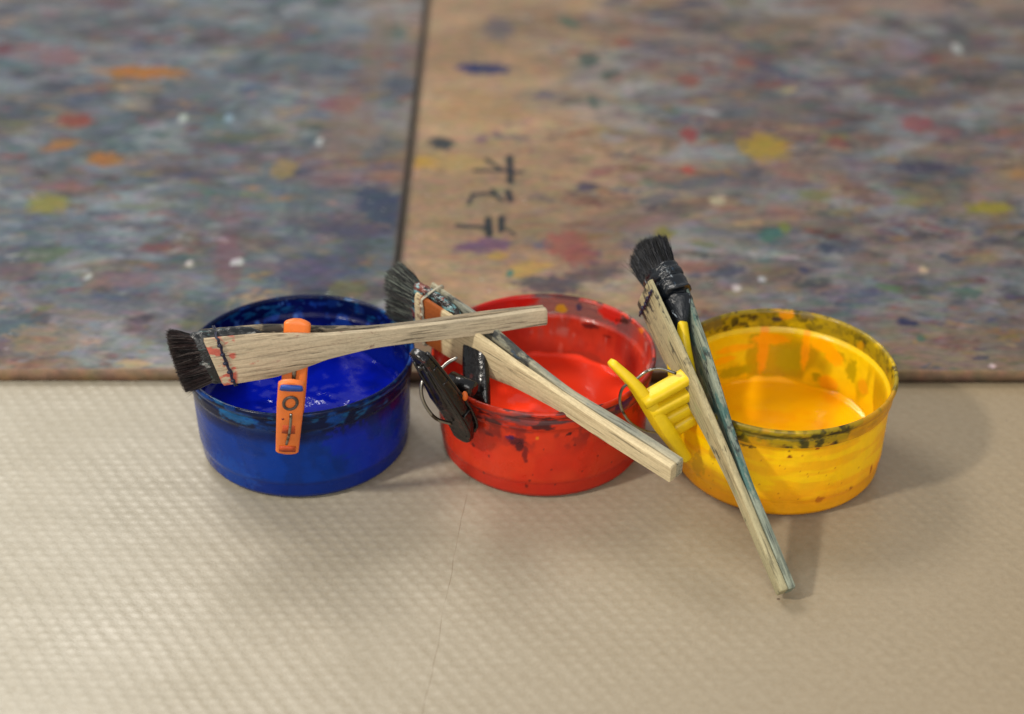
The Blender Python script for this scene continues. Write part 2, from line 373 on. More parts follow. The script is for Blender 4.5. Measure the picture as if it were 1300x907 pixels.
    o = mesh_obj(name, V2, np.vstack([F, F2]), BOARD_M, smooth=False, col=np.vstack([col, ecol]))
    return tag(o, label, "board", "paint stained boards lying side by side")
board("painting_board", -0.62, -0.0745, 0.8405, 1.9, True, "grey paint-smeared wooden board with an ochre streak, behind the blue tub")
board("painting_board", -0.0717, 0.62, 0.8385, 1.9, False, "tan and mauve stained wooden board with dark handwritten characters, behind the red and yellow tubs")

# ------------------------------------------------------------------ tubs
def mat_tub(name, tint, rough=0.28, thru=0.15, gloss=0.5):
    """plastic tub: attribute colour, 'cover' says how thickly paint coats it; bare plastic lets light through"""
    m, nt, b = new_mat(name); L = nt.links; co = coords(nt)
    a = node(nt, 'ShaderNodeAttribute', attribute_name="paintcol"); cv = node(nt, 'ShaderNodeAttribute', attribute_name="cover")
    f = noise(nt, mapping(nt, co, (1, 1, .6)), 190, 5, 0.6)
    c = mixc(nt, 0.7, a.outputs['Color'], ramp(nt, f, [(0.3, (0.90,)*3), (0.7, (1.08,)*3)]), 'MULTIPLY')
    L.new(c, b.inputs['Base Color'])
    L.new(ramp(nt, noise(nt, co, 60, 4), [(0.3, (rough*0.8,)*3), (0.7, (min(1, rough*1.9),)*3)]), b.inputs['Roughness'])
    b.inputs['Specular IOR Level'].default_value = gloss
    nrm = bump(nt, noise(nt, mapping(nt, co, (1, 1, 2.2)), 95, 4, 0.6), 0.0009, 0.45); L.new(nrm, b.inputs['Normal'])
    tr = node(nt, 'ShaderNodeBsdfTranslucent'); L.new(c, tr.inputs[0])
    mx = node(nt, 'ShaderNodeMixShader'); mx.inputs[0].default_value = thru
    L.new(b.outputs[0], mx.inputs[1]); L.new(tr.outputs[0], mx.inputs[2])
    tp = node(nt, 'ShaderNodeBsdfTransparent'); tp.inputs[0].default_value = tint
    gl = node(nt, 'ShaderNodeBsdfGlossy'); gl.inputs['Roughness'].default_value = 0.12; L.new(nrm, gl.inputs['Normal'])
    fr = node(nt, 'ShaderNodeFresnel'); fr.inputs[0].default_value = 1.45; L.new(nrm, fr.inputs['Normal'])
    pl = node(nt, 'ShaderNodeMixShader'); L.new(fr.outputs[0], pl.inputs[0]); L.new(tp.outputs[0], pl.inputs[1]); L.new(gl.outputs[0], pl.inputs[2])
    out = node(nt, 'ShaderNodeMixShader'); L.new(cv.outputs['Fac'], out.inputs[0]); L.new(pl.outputs[0], out.inputs[1]); L.new(mx.outputs[0], out.inputs[2])
    L.new(out.outputs[0], nt.nodes['Material Output'].inputs['Surface'])
    return m

OUT = [(0.0, 0.0008), (.050, 0.0008), (.0538, .0014), (.0552, .0036), (.0558, .0105), (.0562, .0118), (.0565, .0135), (.0571, .036), (.0573, .0445), (.0580, .0462), (.0586, .0472)]
RIMO = [(.0586, .0472), (.0590, .0520), (.0587, .0529), (.0590, .0538), (.0597, .0545), (.0603, .0560), (.0602, .0574), (.0594, .0583), (.0584, .0580), (.0577, .0568), (.0574, .0530), (.0572, .0478)]
INN = [(.0572, .0478), (.0566, .0466), (.0557, .0455), (.0554, .036), (.0545, .0135), (.0540, .008), (.052, .0042), (.049, .0034), (0.0, .0032)]
def resample(pts, step):
    out = []
    for a, b in zip(pts[:-1], pts[1:]):
        d = math.dist(a, b); k = max(1, int(round(d/step)))
        for j in range(k): out.append((a[0]+(b[0]-a[0])*j/k, a[1]+(b[1]-a[1])*j/k))
    out.append(pts[-1]); return out
NT = 640
def lathe(prof, wob):
    th = np.linspace(0, 2*np.pi, NT, endpoint=False)
    pr = np.array(prof); r, z = pr[:, 0], pr[:, 1]
    T, Rr = np.meshgrid(th, r); _, Z = np.meshgrid(th, z)
    W = 1+wob*(0.0045*np.sin(2*T+.6)+0.002*np.sin(3*T))*(Z/.058)
    V = np.c_[(Rr*W*np.cos(T)).ravel(), (Rr*W*np.sin(T)).ravel(), Z.ravel()]
    i = np.arange(len(V)).reshape(len(pr), NT); j = np.roll(i, -1, axis=1)
    F = np.c_[i[:-1].ravel(), j[:-1].ravel(), j[1:].ravel(), i[1:].ravel()]
    keep = np.ones(len(F), bool)
    return V, F, T.ravel(), Rr.ravel()
def hit(cx, cy, px, py, far, r=0.0575):
    """where the wall of a tub is met by the line of sight through a photo pixel -> (theta, z)"""
    d = ray(px, py); o = EYE-np.array([cx, cy, 0])
    A = d[0]**2+d[1]**2; B = o[0]*d[0]+o[1]*d[1]; Cc = o[0]**2+o[1]**2-r*r
    D = max(0, B*B-A*Cc); t = (-B+(1 if far else -1)*math.sqrt(D))/A
    P = o+t*d; return math.atan2(P[1], P[0]), P[2]
def splat(col, th, z, mask, tub, px, py, rx, ry, c, al, far=False, rag=.5, seed=0, slope=0, cov=None, cva=None):
    t0, z0 = hit(*tub, px, py, far)
    u = ((th-t0+np.pi) % (2*np.pi)-np.pi)*0.0575; v = z-z0
    v = v - slope*u
    d = np.sqrt((u/rx)**2+(v/ry)**2)
    idx = np.nonzero((d < 2.2) & mask)[0]
    if len(idx) == 0: return
    nz = fbm(th[idx]*0.0575*500+seed*3.1, z[idx]*500, 0., seed, 3)-.5
    m = ss(0, .4, 1-d[idx]+nz*2*rag)*al
    col[idx] = col[idx]*(1-m[:, None])+srgb(c)[None]*m[:, None]
    if cov is not None: cov[idx] = cov[idx]*(1-m)+cva*m

def tub(cx, cy, colour_fn, mat, label, cat="tub"):
    root = empty("paint_tub", (cx, cy, 0))
    tag(root, label, cat, "plastic paint tubs in a row")
    for name, prof, inner0 in (("bowl", resample(OUT, .0009)[:-1]+[OUT[-1]], 0), ):
        pass
    po = resample(OUT, .0009); pi = resample(INN, .0009); pr = resample(RIMO, .0006)
    V1, F1, T1, R1 = lathe(po, 1); V2, F2, T2, R2 = lathe(pi, 1)
    V = np.vstack([V1, V2]); F = np.vstack([F1, F2+len(V1)]); T = np.r_[T1, T2]; side = np.r_[np.zeros(len(V1)), np.ones(len(V2))]
    c, cov = colour_fn(T, V[:, 2], side, V, (cx, cy), False)
    mesh_obj("bowl", V, F, mat, root, col=c, cov=cov)
    V, F, T, Rr = lathe(pr, 1); k = len(pr); si = np.repeat((np.arange(k) > k*0.62).astype(float), NT)
    c, cov = colour_fn(T, V[:, 2], si, V, (cx, cy), True)
    mesh_obj("rim", V, F, mat, root, col=c, cov=cov)
    return root

def speck(T, z, scale, thr, seed, soft=0.06, zs=1.0):
    x = np.cos(T)*0.0575*scale; y = np.sin(T)*0.0575*scale
    return ss(thr, thr+soft, fbm(x, y, z*scale*zs, seed, 4))

def blue_fn(T, z, s, V, tb, isrim):
    n = len(T); N1 = fbm(np.cos(T)*4, np.sin(T)*4, z*60, 3, 4)
    col = np.tile(srgb((1, 48, 130)), (n, 1))
    out = s < .5
    col = blend(col, srgb((4, 34, 160)), ss(-1.25, -0.8, np.where(T > np.pi, T-2*np.pi, T))*0.75*out*ss(.35, .6, N1+.1))
    col = blend(col, srgb((2, 30, 86)), .4*ss(.50, .66, fbm(np.cos(T)*7, np.sin(T)*7, z*90, 8, 4))*out)
    col = blend(col, srgb((3, 10, 34)), out*ss(.038, .045, z+.010*(N1-.5))*.9)
    col = blend(col, srgb((10, 66, 140)), out*speck(T, z, 90, .56, 5, .1, 3)*ss(.04, .05, z)*.8)
    col = blend(col, srgb((7, 32, 104)), out*ss(.0125, .0112, z)*.7)
    col = blend(col, srgb((10, 24, 70)), out*ss(.046, .043, z)*ss(.036, .040, z)*.55)
    inn = s > .5
    ci = np.tile(srgb((3, 22, 124)), (n, 1))
    up = ss(.030, .046, z+.014*(fbm(np.cos(T)*6, np.sin(T)*6, z*40, 9, 3)-.5))
    ci = blend(ci, srgb((5, 12, 66)), up*.93)
    ci = blend(ci, srgb((24, 62, 150)), speck(T, z, 150, .60, 15, .05, 1)*.6*up)
    ci = blend(ci, srgb((70, 116, 190)), speck(T, z, 240, .66, 16, .04, 1)*.6*up)
    col = np.where(inn[:, None], ci, col)
    if isrim:
        col = blend(col, srgb((4, 14, 44)), .6*ss(.4, .6, N1))
        col = blend(col, srgb((22, 90, 140)), speck(T, z, 150, .60, 25, .10, 3)*.6)
        for (px, py, c, f) in ((300, 527, (24, 96, 150), False), (516, 447, (30, 80, 170), False), (506, 420, (60, 110, 110), True)):
            splat(col, T, z, s > -1, tb, px, py, .012, .004, c, .6, f, .5, 3)
    else:
        m = s < .5
        splat(col, T, z, m, tb, 500, 508, .006, .006, (60, 14, 70), .8, False, .6, 4)
        splat(col, T, z, m, tb, 320, 520, .018, .003, (12, 50, 110), .6, False, .6, 6)
        splat(col, T, z, m, tb, 290, 600, .02, .012, (10, 66, 150), .5, False, .6, 7)
        splat(col, T, z, m, tb, 440, 560, .014, .012, (10, 30, 160), .5, False, .6, 8)
    return col, np.full(n, .985)

def red_fn(T, z, s, V, tb, isrim):
    n = len(T); N1 = fbm(np.cos(T)*5, np.sin(T)*5, z*80, 33, 4)
    col = np.tile(srgb((218, 58, 24)), (n, 1)); cov = np.full(n, .93)
    out = s < .5; inn = ~out
    col = blend(col, srgb((212, 40, 16)), out*ss(.45, .62, N1)*.55)
    col = blend(col, srgb((120, 34, 30)), out*ss(.48, .64, fbm(np.cos(T)*9, np.sin(T)*9, z*140, 36, 4))*ss(.028, .04, z)*.6)
    col = blend(col, srgb((184, 26, 16)), out*ss(.0125, .011, z)*.5)
    # streaky black and grey marks near the lip
    lipm = ss(.043, .047, z)
    col = blend(col, srgb((60, 24, 28)), lipm*speck(T, z, 120, .545, 31, .07, 4)*.92*np.where(out, 1, .45))
    Tm = np.where(T > np.pi, T-2*np.pi, T)
    col = blend(col, srgb((96, 80, 84)), lipm*out*speck(T, z, 70, .52, 32, .1, 5)*.55)
    # inside: paint film thinner towards the top, clear plastic shows at the back
    ci = np.tile(srgb((204, 64, 42)), (n, 1))
    ci = blend(ci, srgb((176, 44, 34)), ss(.42, .60, N1)*.7*ss(.020, .032, z))
    ci = blend(ci, srgb((168, 84, 74)), ss(.42, .60, fbm(np.cos(T)*8, np.sin(T)*8, z*50, 38, 4))*.45*ss(.024, .036, z))
    ci = blend(ci, srgb((206, 150, 140)), speck(T, z, 170, .62, 39, .06, .5)*.5*ss(.03, .04, z))
    col = np.where(inn[:, None], ci, col)
    back = ss(0.35, 0.75, Tm)*ss(2.45, 1.95, Tm)
    clear = back*ss(.0462, .0480, z)
    film = ss(.60, .72, fbm(T*2.3+4, z*90, 0.2, 44, 3))
    rimred = ss(.0560, .0572, z)
    cc = clear*(1-rimred)
    cov = cov*(1-cc)+cc*(.55+.35*film)
    col = blend(col, srgb((146, 118, 118)), cc*(1-film)*.95)
    cov = np.where(inn & (z < .047), .96, cov)
    half = back*inn*ss(.030, .044, z)*ss(.42, .56, fbm(T*3+1, z*60, 0.7, 45, 3))
    cov = cov*(1-half*.35)
    allm = s > -1
    if isrim:
        splat(col, T, z, allm, tb, 712, 392, .0045, .0035, (196, 150, 20), .9, True, .4, 3, 0, cov, .95)
        splat(col, T, z, allm, tb, 735, 391, .0022, .0025, (50, 56, 84), .9, True, .4, 4, 0, cov, .95)
        splat(col, T, z, allm, tb, 640, 386, .022, .006, (206, 26, 20), .9, True, .3, 5, 0, cov, .95)
        splat(col, T, z, allm, tb, 775, 400, .010, .006, (206, 34, 20), .95, True, .3, 6, 0, cov, .95)
        splat(col, T, z, allm, tb, 790, 408, .006, .002, (56, 30, 24), .9, True, .6, 7, -.3, cov, .95)
        splat(col, T, z, allm, tb, 812, 420, .003, .002, (220, 120, 30), .9, True, .5, 7, 0, cov, .95)
        splat(col, T, z, s < .5, tb, 790, 512, .010, .004, (70, 30, 90), .9, False, .7, 8, .1, cov, .97)
        splat(col, T, z, s < .5, tb, 800, 517, .008, .0025, (40, 12, 20), .9, False, .7, 9, .1, cov, .97)
        splat(col, T, z, s < .5, tb, 625, 535, .009, .003, (70, 40, 40), .8, False, .8, 9, 0, cov, .97)
    else:
        m = s < .5
        splat(col, T, z, m, tb, 655, 560, .0045, .0032, (84, 24, 34), .95, False, .5, 12)
        splat(col, T, z, m, tb, 648, 556, .0035, .0012, (44, 20, 84), .95, False, .5, 13)
        splat(col, T, z, m, tb, 667, 576, .0018, .007, (106, 26, 26), .85, False, .5, 14)
        splat(col, T, z, m, tb, 659, 566, .0026, .004, (60, 18, 28), .9, False, .6, 24)
        splat(col, T, z, m, tb, 655, 545, .007, .004, (140, 34, 30), .6, False, .6, 15)
        splat(col, T, z, m, tb, 722, 552, .0028, .0012, (36, 14, 18), .95, False, .8, 16, .5)
        splat(col, T, z, m, tb, 682, 557, .0012, .0010, (226, 130, 20), .95, False, .3, 17)
        splat(col, T, z, m, tb, 622, 552, .0035, .0016, (110, 26, 24), .8, False, .6, 18)
        for q, rr in (((700, 598), .0006), ((712, 540), .0007), ((620, 580), .0007), ((676, 604), .0006), ((760, 580), .0007), ((672, 612), .0008), ((740, 600), .0006), ((668, 620), .0012), ((730, 566), .0009), ((690, 572), .0006), ((612, 602), .0010), ((778, 588), .0008), ((705, 618), .0007), ((600, 566), .0012)):
            splat(col, T, z, m, tb, *q, rr, rr*1.2, (110, 26, 22), .9, False, .3, int(q[0]) % 50)
        mi = s > .5
        splat(col, T, z, mi, tb, 750, 412, .0065, .0018, (64, 30, 34), .9, True, .7, 19, -.1)
        splat(col, T, z, mi, tb, 775, 426, .004, .0012, (90, 34, 30), .8, True, .7, 20, -.2)
        splat(col, T, z, mi, tb, 712, 450, .0016, .012, (226, 120, 100), .5, True, .6, 21)
        splat(col, T, z, mi, tb, 745, 450, .016, .004, (150, 60, 44), .5, True, .6, 22)
    return col, cov

def yellow_fn(T, z, s, V, tb, isrim):
    n = len(T); N1 = fbm(np.cos(T)*5, np.sin(T)*5, z*120, 53, 4)
    out = s < .5; inn = ~out
    col = np.tile(srgb((255, 214, 0)), (n, 1)); cov = np.full(n, .96)
    col = blend(col, srgb((246, 184, 6)), out*ss(.45, .6, fbm(np.cos(T)*2.5, np.sin(T)*2.5, z*260, 55, 3))*.7)
    col = blend(col, srgb((252, 160, 4)), out*ss(.024, .008, z+.01*(N1-.5))*.7)
    heavy = ss(.40, .62, fbm(np.cos(T)*3, np.sin(T)*3, z*50, 63, 3))
    dirt = speck(T, z, 260, .46, 51, .18, 1.2)*(.50+.6*heavy)
    lip = ss(.0462, .0500, z+.003*(N1-.5))
    ci = np.tile(srgb((255, 208, 4)), (n, 1)); cvi = np.full(n, .96)
    # olive see-through bands at the back where no paint clings
    Tm = np.where(T > np.pi, T-2*np.pi, T)
    bare = ss(.40, .52, fbm(np.cos(T)*3.0, np.sin(T)*3.0, z*26, 57, 3)+.10*ss(.018, .03, z))*ss(.014, .019, z)*ss(.047, .038, z)
    ci = blend(ci, srgb((238, 210, 12)), ss(.018, .030, z)*.75*ss(-.3, .2, Tm)); ci = blend(ci, srgb((190, 170, 16)), bare*.8*ss(-.3, .2, Tm)); cvi = cvi*(1-bare*.45)
    ci = blend(ci, srgb((232, 186, 6)), ss(.45, .6, N1)*.3)
    col = np.where(inn[:, None], ci, col); cov = np.where(inn, cvi, cov)
    allm = s > -1
    if not isrim:
        mi = s > .5
        O = (255, 172, 0)
        # clear patches
        for (px, py, rx, ry) in ((1000, 455, .0085, .011), (930, 468, .014, .0045), (1012, 452, .006, .012), (1040, 476, .004, .0035), (1085, 470, .005, .008), (1070, 452, .004, .004), (958, 424, .005, .002)):
            splat(col, T, z, mi, tb, px, py, rx, ry, (186, 174, 12), .9, True, .35, int(px) % 70, 0, cov, .72)
        # drips and clinging blobs
        for (px, py, rx, ry, c) in ((968, 440, .0042, .020, O), (978, 428, .014, .0045, (255, 176, 0)), (1024, 440, .0032, .018, (255, 178, 0)), (1045, 437, .010, .0055, (255, 184, 0)), (1062, 452, .0075, .006, (255, 180, 0)),
                                    (1055, 485, .008, .006, (255, 178, 8)), (930, 440, .016, .003, (255, 186, 0)), (915, 455, .011, .003, (255, 186, 0)), (940, 490, .018, .004, (255, 184, 0)), (1100, 490, .006, .006, (230, 170, 16))):
            splat(col, T, z, mi, tb, px, py, rx, ry, c, .97, True, .18, int(px) % 61, 0, cov, .98)
        mo = s < .5
        col = blend(col, srgb((60, 56, 16)), lip*dirt*.6*out)
        splat(col, T, z, mo, tb, 905, 575, .003, .006, (186, 150, 16), .7, False, .4, 2)
        splat(col, T, z, mo, tb, 885, 590, .005, .009, (186, 150, 20), .5, False, .6, 3)
        splat(col, T, z, mo, tb, 1038, 570, .0013, .0012, (150, 50, 10), .95, False, .4, 5)
        splat(col, T, z, mo, tb, 1003, 581, .0016, .0010, (120, 30, 10), .95, False, .7, 6)
        splat(col, T, z, mo, tb, 1002, 573, .0008, .0006, (120, 40, 10), .95, False, .7, 6)
        splat(col, T, z, mo, tb, 990, 591, .0008, .0007, (170, 70, 10), .9, False, .7, 6)
        splat(col, T, z, mo, tb, 1108, 597, .0012, .0030, (170, 80, 10), .9, False, .7, 7)
        splat(col, T, z, mo, tb, 1082, 622, .0016, .0016, (170, 90, 10), .8, False, .7, 8)
        splat(col, T, z, mo, tb, 1042, 637, .0030, .0024, (196, 110, 10), .8, False, .7, 9)
        for k in range(34):
            splat(col, T, z, mo, tb, random.uniform(890, 1125), random.uniform(575, 645), .0005, .0005, (176, 90, 10), .7, False, .3, k)
        for (px, py) in ((944, 565), (955, 568), (962, 556), (1000, 560), (988, 558), (1100, 545)):
            splat(col, T, z, mo, tb, px, py, .0035, .0010, (56, 52, 20), .85, False, .9, int(px) % 37)
    else:
        col = blend(col, srgb((164, 146, 26)), .8*ss(.3, .6, N1+.15))
        col = blend(col, srgb((64, 60, 20)), dirt*.85)
        col = blend(col, srgb((34, 36, 28)), speck(T, z, 330, .52, 58, .10, 1.2)*.85*(.35+.65*heavy))
        col = blend(col, srgb((230, 168, 10)), speck(T, z, 60, .57, 59, .08, 1)*.7)
        cov = .72+.25*dirt
        splat(col, T, z, allm, tb, 998, 400, .0060, .0035, (232, 156, 10), .9, True, .5, 12, 0, cov, .96)
        splat(col, T, z, allm, tb, 986, 405, .0035, .0016, (44, 50, 62), .9, True, .5, 13, 0, cov, .96)
        splat(col, T, z, allm, tb, 1025, 401, .0050, .0028, (130, 116, 70), .9, True, .5, 14, 0, cov, .9)
        splat(col, T, z, allm, tb, 905, 412, .012, .004, (120, 104, 50), .8, True, .7, 15, 0, cov, .9)
        splat(col, T, z, allm, tb, 1060, 548, .008, .0014, (54, 44, 22), .9, False, .6, 16, 0, cov, .96)
        splat(col, T, z, allm, tb, 975, 553, .03, .0020, (84, 84, 34), .75, False, .8, 17, 0, cov, .96)
    return col, cov

TB, TR, TY = (-0.1138, 0.7825), (0.0169, 0.7832), (0.1432, 0.7673)
MB = mat_tub("blue_plastic", (0.05, 0.12, 0.7, 1), .20, gloss=.20, thru=.10)
MR = mat_tub("red_plastic", (0.95, 0.62, 0.58, 1), .26, thru=.30)
MY = mat_tub("yellow_plastic", (0.93, 0.80, 0.16, 1), .30, thru=.27)
tb_b = tub(*TB, blue_fn, MB, "round blue plastic tub with navy stained rim, holding blue paint")
tb_b.scale = (1.02, 1.0, 1.0)
tb_r = tub(*TR, red_fn, MR, "round red plastic tub with dark drips on its side, holding red paint")
tb_y = tub(*TY, yellow_fn, MY, "round yellow plastic tub with dark speckled rim, holding orange-yellow paint")

def paint_surface(root, level, cbase, cdark, seed, mat, swirl, amp=.0007, rmax=.0556):
    nr, nt_ = 70, 240
    r = np.linspace(0, 1, nr)**.8; th = np.linspace(0, 2*np.pi, nt_, endpoint=False)
    Tt, Rr = np.meshgrid(th, r); x = Rr*np.cos(Tt); y = Rr*np.sin(Tt)
    wall = np.interp(level, [0.0042, .0135, .036], [.052, .0545, .0554])-.00015
    X = x*wall; Y = y*wall
    h = fbm(x*2.2+seed, y*2.2, 0., seed, 3)-.5
    h2 = fbm(x*7+seed, y*7, 0., seed+4, 3)-.5
    Z = level+amp*(h*2.2+h2*.5)+swirl*np.exp(-((x+.55)**2+(y+.25)**2)/.05)*.002 + .0030*ss(.95, 1.0, Rr)*np.clip(.3+h*2.5, 0, 1)
    col = np.tile(srgb(cbase), (X.size, 1)); col = blend(col, srgb(cdark), ss(.5, .72, fbm(x.ravel()*3, y.ravel()*3, 0., seed+9, 4))*.55)
    V = np.c_[X.ravel(), Y.ravel(), Z.ravel()]; i = np.arange(X.size).reshape(nr, nt_); j = np.roll(i, -1, axis=1)
    F = np.c_[i[:-1].ravel(), j[:-1].ravel(), j[1:].ravel(), i[1:].ravel()]
    return mesh_obj("paint", V, F, mat, root, col=col, cov=np.ones(len(V)))
def mat_paint(name, rough):
    m, nt, b = new_mat(name); L = nt.links; co = coords(nt)
    a = node(nt, 'ShaderNodeAttribute', attribute_name="paintcol"); L.new(a.outputs['Color'], b.inputs['Base Color'])
    b.inputs['Roughness'].default_value = rough; b.inputs['Specular IOR Level'].default_value = .28
    L.new(bump(nt, noise(nt, co, 45, 2), .0012, .16), b.inputs['Normal'])
    return m
MP = mat_paint("wet_paint", .07)
paint_surface(tb_b, .0245, (2, 16, 136), (1, 8, 72), 3, MP, 1.6, .0016)
paint_surface(tb_r, .0205, (238, 58, 28), (224, 46, 24), 5, MP, .3, .0006)
paint_surface(tb_y, .0140, (255, 182, 2), (252, 158, 4), 8, MP, .2, .0009)

# ------------------------------------------------------------------ generic sweep
def frame_sweep(pts, wdir, ws, ts, nsec=16, power=4.0, ends=True):
    """sweep a rounded-rectangle section (half width ws, half thickness ts) along pts; width stays along wdir"""
    P = np.asarray(pts, float); n = len(P); V = []; F = []
    wd = np.asarray(wdir, float)
    for k in range(n):
        tg = P[min(k+1, n-1)]-P[max(k-1, 0)]; tg /= np.linalg.norm(tg)
        wv = wd-tg*np.dot(wd, tg); wv /= np.linalg.norm(wv); nv = np.cross(tg, wv)
        for j in range(nsec):
            a = 2*math.pi*(j+.5)/nsec; ca, sa = math.cos(a), math.sin(a)
            f = (abs(ca)**power+abs(sa)**power)**(-1/power)
            V.append(P[k]+wv*ca*f*ws[k]+nv*sa*f*ts[k])
    for k in range(n-1):
        for j in range(nsec):
            a = k*nsec+j; b = k*nsec+(j+1) % nsec; F.append((a, b, b+nsec, a+nsec))
    if ends: F.append(tuple(reversed(range(nsec)))); F.append(tuple((n-1)*nsec+j for j in range(nsec)))
    return V, F
def merge(parts):
    V = []; F = []
    for v, f in parts:
        o = len(V); V += [np.asarray(q) for q in v]; F += [tuple(i+o for i in q) for q in f]
    return V, F
def catmull(pts, m=8):
    P = [np.asarray(p, float) for p in pts]; P = [2*P[0]-P[1]]+P+[2*P[-1]-P[-2]]; out = []
    for i in range(1, len(P)-2):
        for k in range(m):
            t = k/m; a, b, c, d = P[i-1:i+3]
            out.append(.5*((2*b)+(-a+c)*t+(2*a-5*b+4*c-d)*t*t+(-a+3*b-3*c+d)*t**3))
    out.append(P[-2]); return out
def tube(pts, r, nsec=8):
    P = np.asarray(pts, float); n = len(P); V = []; F = []; up = np.array([.31, .22, .92]); u = None
    rr = r if hasattr(r, '__len__') else [r]*n
    for k in range(n):
        tg = P[min(k+1, n-1)]-P[max(k-1, 0)]; tg /= np.linalg.norm(tg)
        if u is None: u = np.cross(tg, up)
        u = u-tg*np.dot(u, tg); u /= np.linalg.norm(u); v = np.cross(tg, u)
        for j in range(nsec):
            a = 2*math.pi*j/nsec; V.append(P[k]+rr[k]*(math.cos(a)*u+math.sin(a)*v))
    for k in range(n-1):
        for j in range(nsec):
            a = k*nsec+j; b = k*nsec+(j+1) % nsec; F.append((a, b, b+nsec, a+nsec))
    F.append(tuple(reversed(range(nsec)))); F.append(tuple((n-1)*nsec+j for j in range(nsec)))
    return V, F
def ball(c, rx, ry, rz, n=8):
    V = []; F = []
    for i in range(n+1):
        ph = math.pi*i/n
        for j in range(n*2): th = math.pi*j/n; V.append(np.array(c)+np.array([rx*math.sin(ph)*math.cos(th), ry*math.sin(ph)*math.sin(th), rz*math.cos(ph)]))
    for i in range(n):
        for j in range(n*2): a = i*n*2+j; b = i*n*2+(j+1) % (n*2); F.append((a, b, b+n*2, a+n*2))
    return V, F

# ------------------------------------------------------------------ brushes
def mat_wood(name, light, dark, grain=.5, stains=(), grey=None, greyf=0., seed=0.):
    """stains: (colour, x0, x1, threshold, scale) along the brush, head at x = 0"""
    m, nt, b = new_mat(name); L = nt.links; co = coords(nt)
    sx = node(nt, 'ShaderNodeSeparateXYZ'); L.new(co, sx.inputs[0])
    v = mapping(nt, co, (.05, 1, 1), (seed, seed*.3, 0))
    g1 = noise(nt, v, 620, 6, .65, .25); g2 = noise(nt, v, 1600, 3, .6); g3 = noise(nt, mapping(nt, co, (.25, 1, 1), (seed, 0, 2)), 60, 3)
    c = ramp(nt, g1, [(.34, lin4(dark)), (.50, lin4(light)), (.75, lin4([min(255, q*1.08) for q in light]))])
    c = mixc(nt, grain, lin4(light), c)
    c = mixc(nt, .5, c, ramp(nt, g2, [(.35, (.62, .60, .56)), (.55, (1, 1, 1))]), 'MULTIPLY')
    if grey: c = mixc(nt, math_(nt, 'MULTIPLY', ramp(nt, g3, [(.38, (0,)*3), (.62, (1,)*3)]), greyf), c, lin4(grey))
    hline = ramp(nt, noise(nt, mapping(nt, co, (.045, 1, 1), (seed+3, 1, 0)), 760, 3, .5), [(.62, (0,)*3), (.70, (1,)*3)])
    c = mixc(nt, math_(nt, 'MULTIPLY', hline, .65*grain+.1), c, lin4([q*.42 for q in dark]))
    for k, (sc_, x0, x1, thr, scale) in enumerate(stains):
        a = math_(nt, 'MULTIPLY', math_(nt, 'SUBTRACT', sx.outputs[0], x0), 700, clamp=True)
        bb = math_(nt, 'MULTIPLY', math_(nt, 'SUBTRACT', x1, sx.outputs[0]), 700, clamp=True)
        nn = noise(nt, mapping(nt, co, (.45, 1, 1), (k*3.7+seed, k, 1)), scale, 5, .62)
        mk = math_(nt, 'MULTIPLY', math_(nt, 'MULTIPLY', a, bb), ramp(nt, nn, [(thr, (0,)*3), (min(.99, thr+.07), (1,)*3)]))
        c = mixc(nt, math_(nt, 'MULTIPLY', mk, .96 if scale < 100 else .86), c, lin4(sc_))
    L.new(c, b.inputs['Base Color']); b.inputs['Roughness'].default_value = .66; b.inputs['Specular IOR Level'].default_value = .25
    c2 = noise(nt, co, 700, 4, .7)
    L.new(mixc(nt, .5, c, ramp(nt, c2, [(.3, (.7,)*3), (.6, (1.04,)*3)]), 'MULTIPLY'), b.inputs['Base Color'])
    h = math_(nt, 'ADD', g1, math_(nt, 'MULTIPLY', hline, -1.2))
    L.new(bump(nt, h, .0006, .6), b.inputs['Normal'])
    return m
def mat_hair(name):
    m, nt, b = new_mat(name)
    a = node(nt, 'ShaderNodeAttribute', attribute_name="paintcol"); nt.links.new(a.outputs['Color'], b.inputs['Base Color'])
    b.inputs['Roughness'].default_value = .48; b.inputs['Specular IOR Level'].default_value = .35
    return m
HAIR = mat_hair("bristle_hair")
def mat_wrap(name, base, hi, hi2, thr=.56, rough=.3):
    m, nt, b = new_mat(name); L = nt.links; co = coords(nt)
    n1 = noise(nt, mapping(nt, co, (.35, 1.2, 1)), 330, 5, .65); n2 = noise(nt, mapping(nt, co, (.5, 1, 1), (4, 2, 1)), 210, 4, .6)
    c = mixc(nt, ramp(nt, n1, [(thr, (0,)*3), (thr+.08, (1,)*3)]), lin4(base), lin4(hi))
    c = mixc(nt, ramp(nt, n2, [(thr+.02, (0,)*3), (thr+.1, (1,)*3)]), c, lin4(hi2))
    L.new(c, b.inputs['Base Color']); b.inputs['Roughness'].default_value = rough
    L.new(bump(nt, math_(nt, 'ADD', n1, n2), .0011, .6), b.inputs['Normal'])
    return m
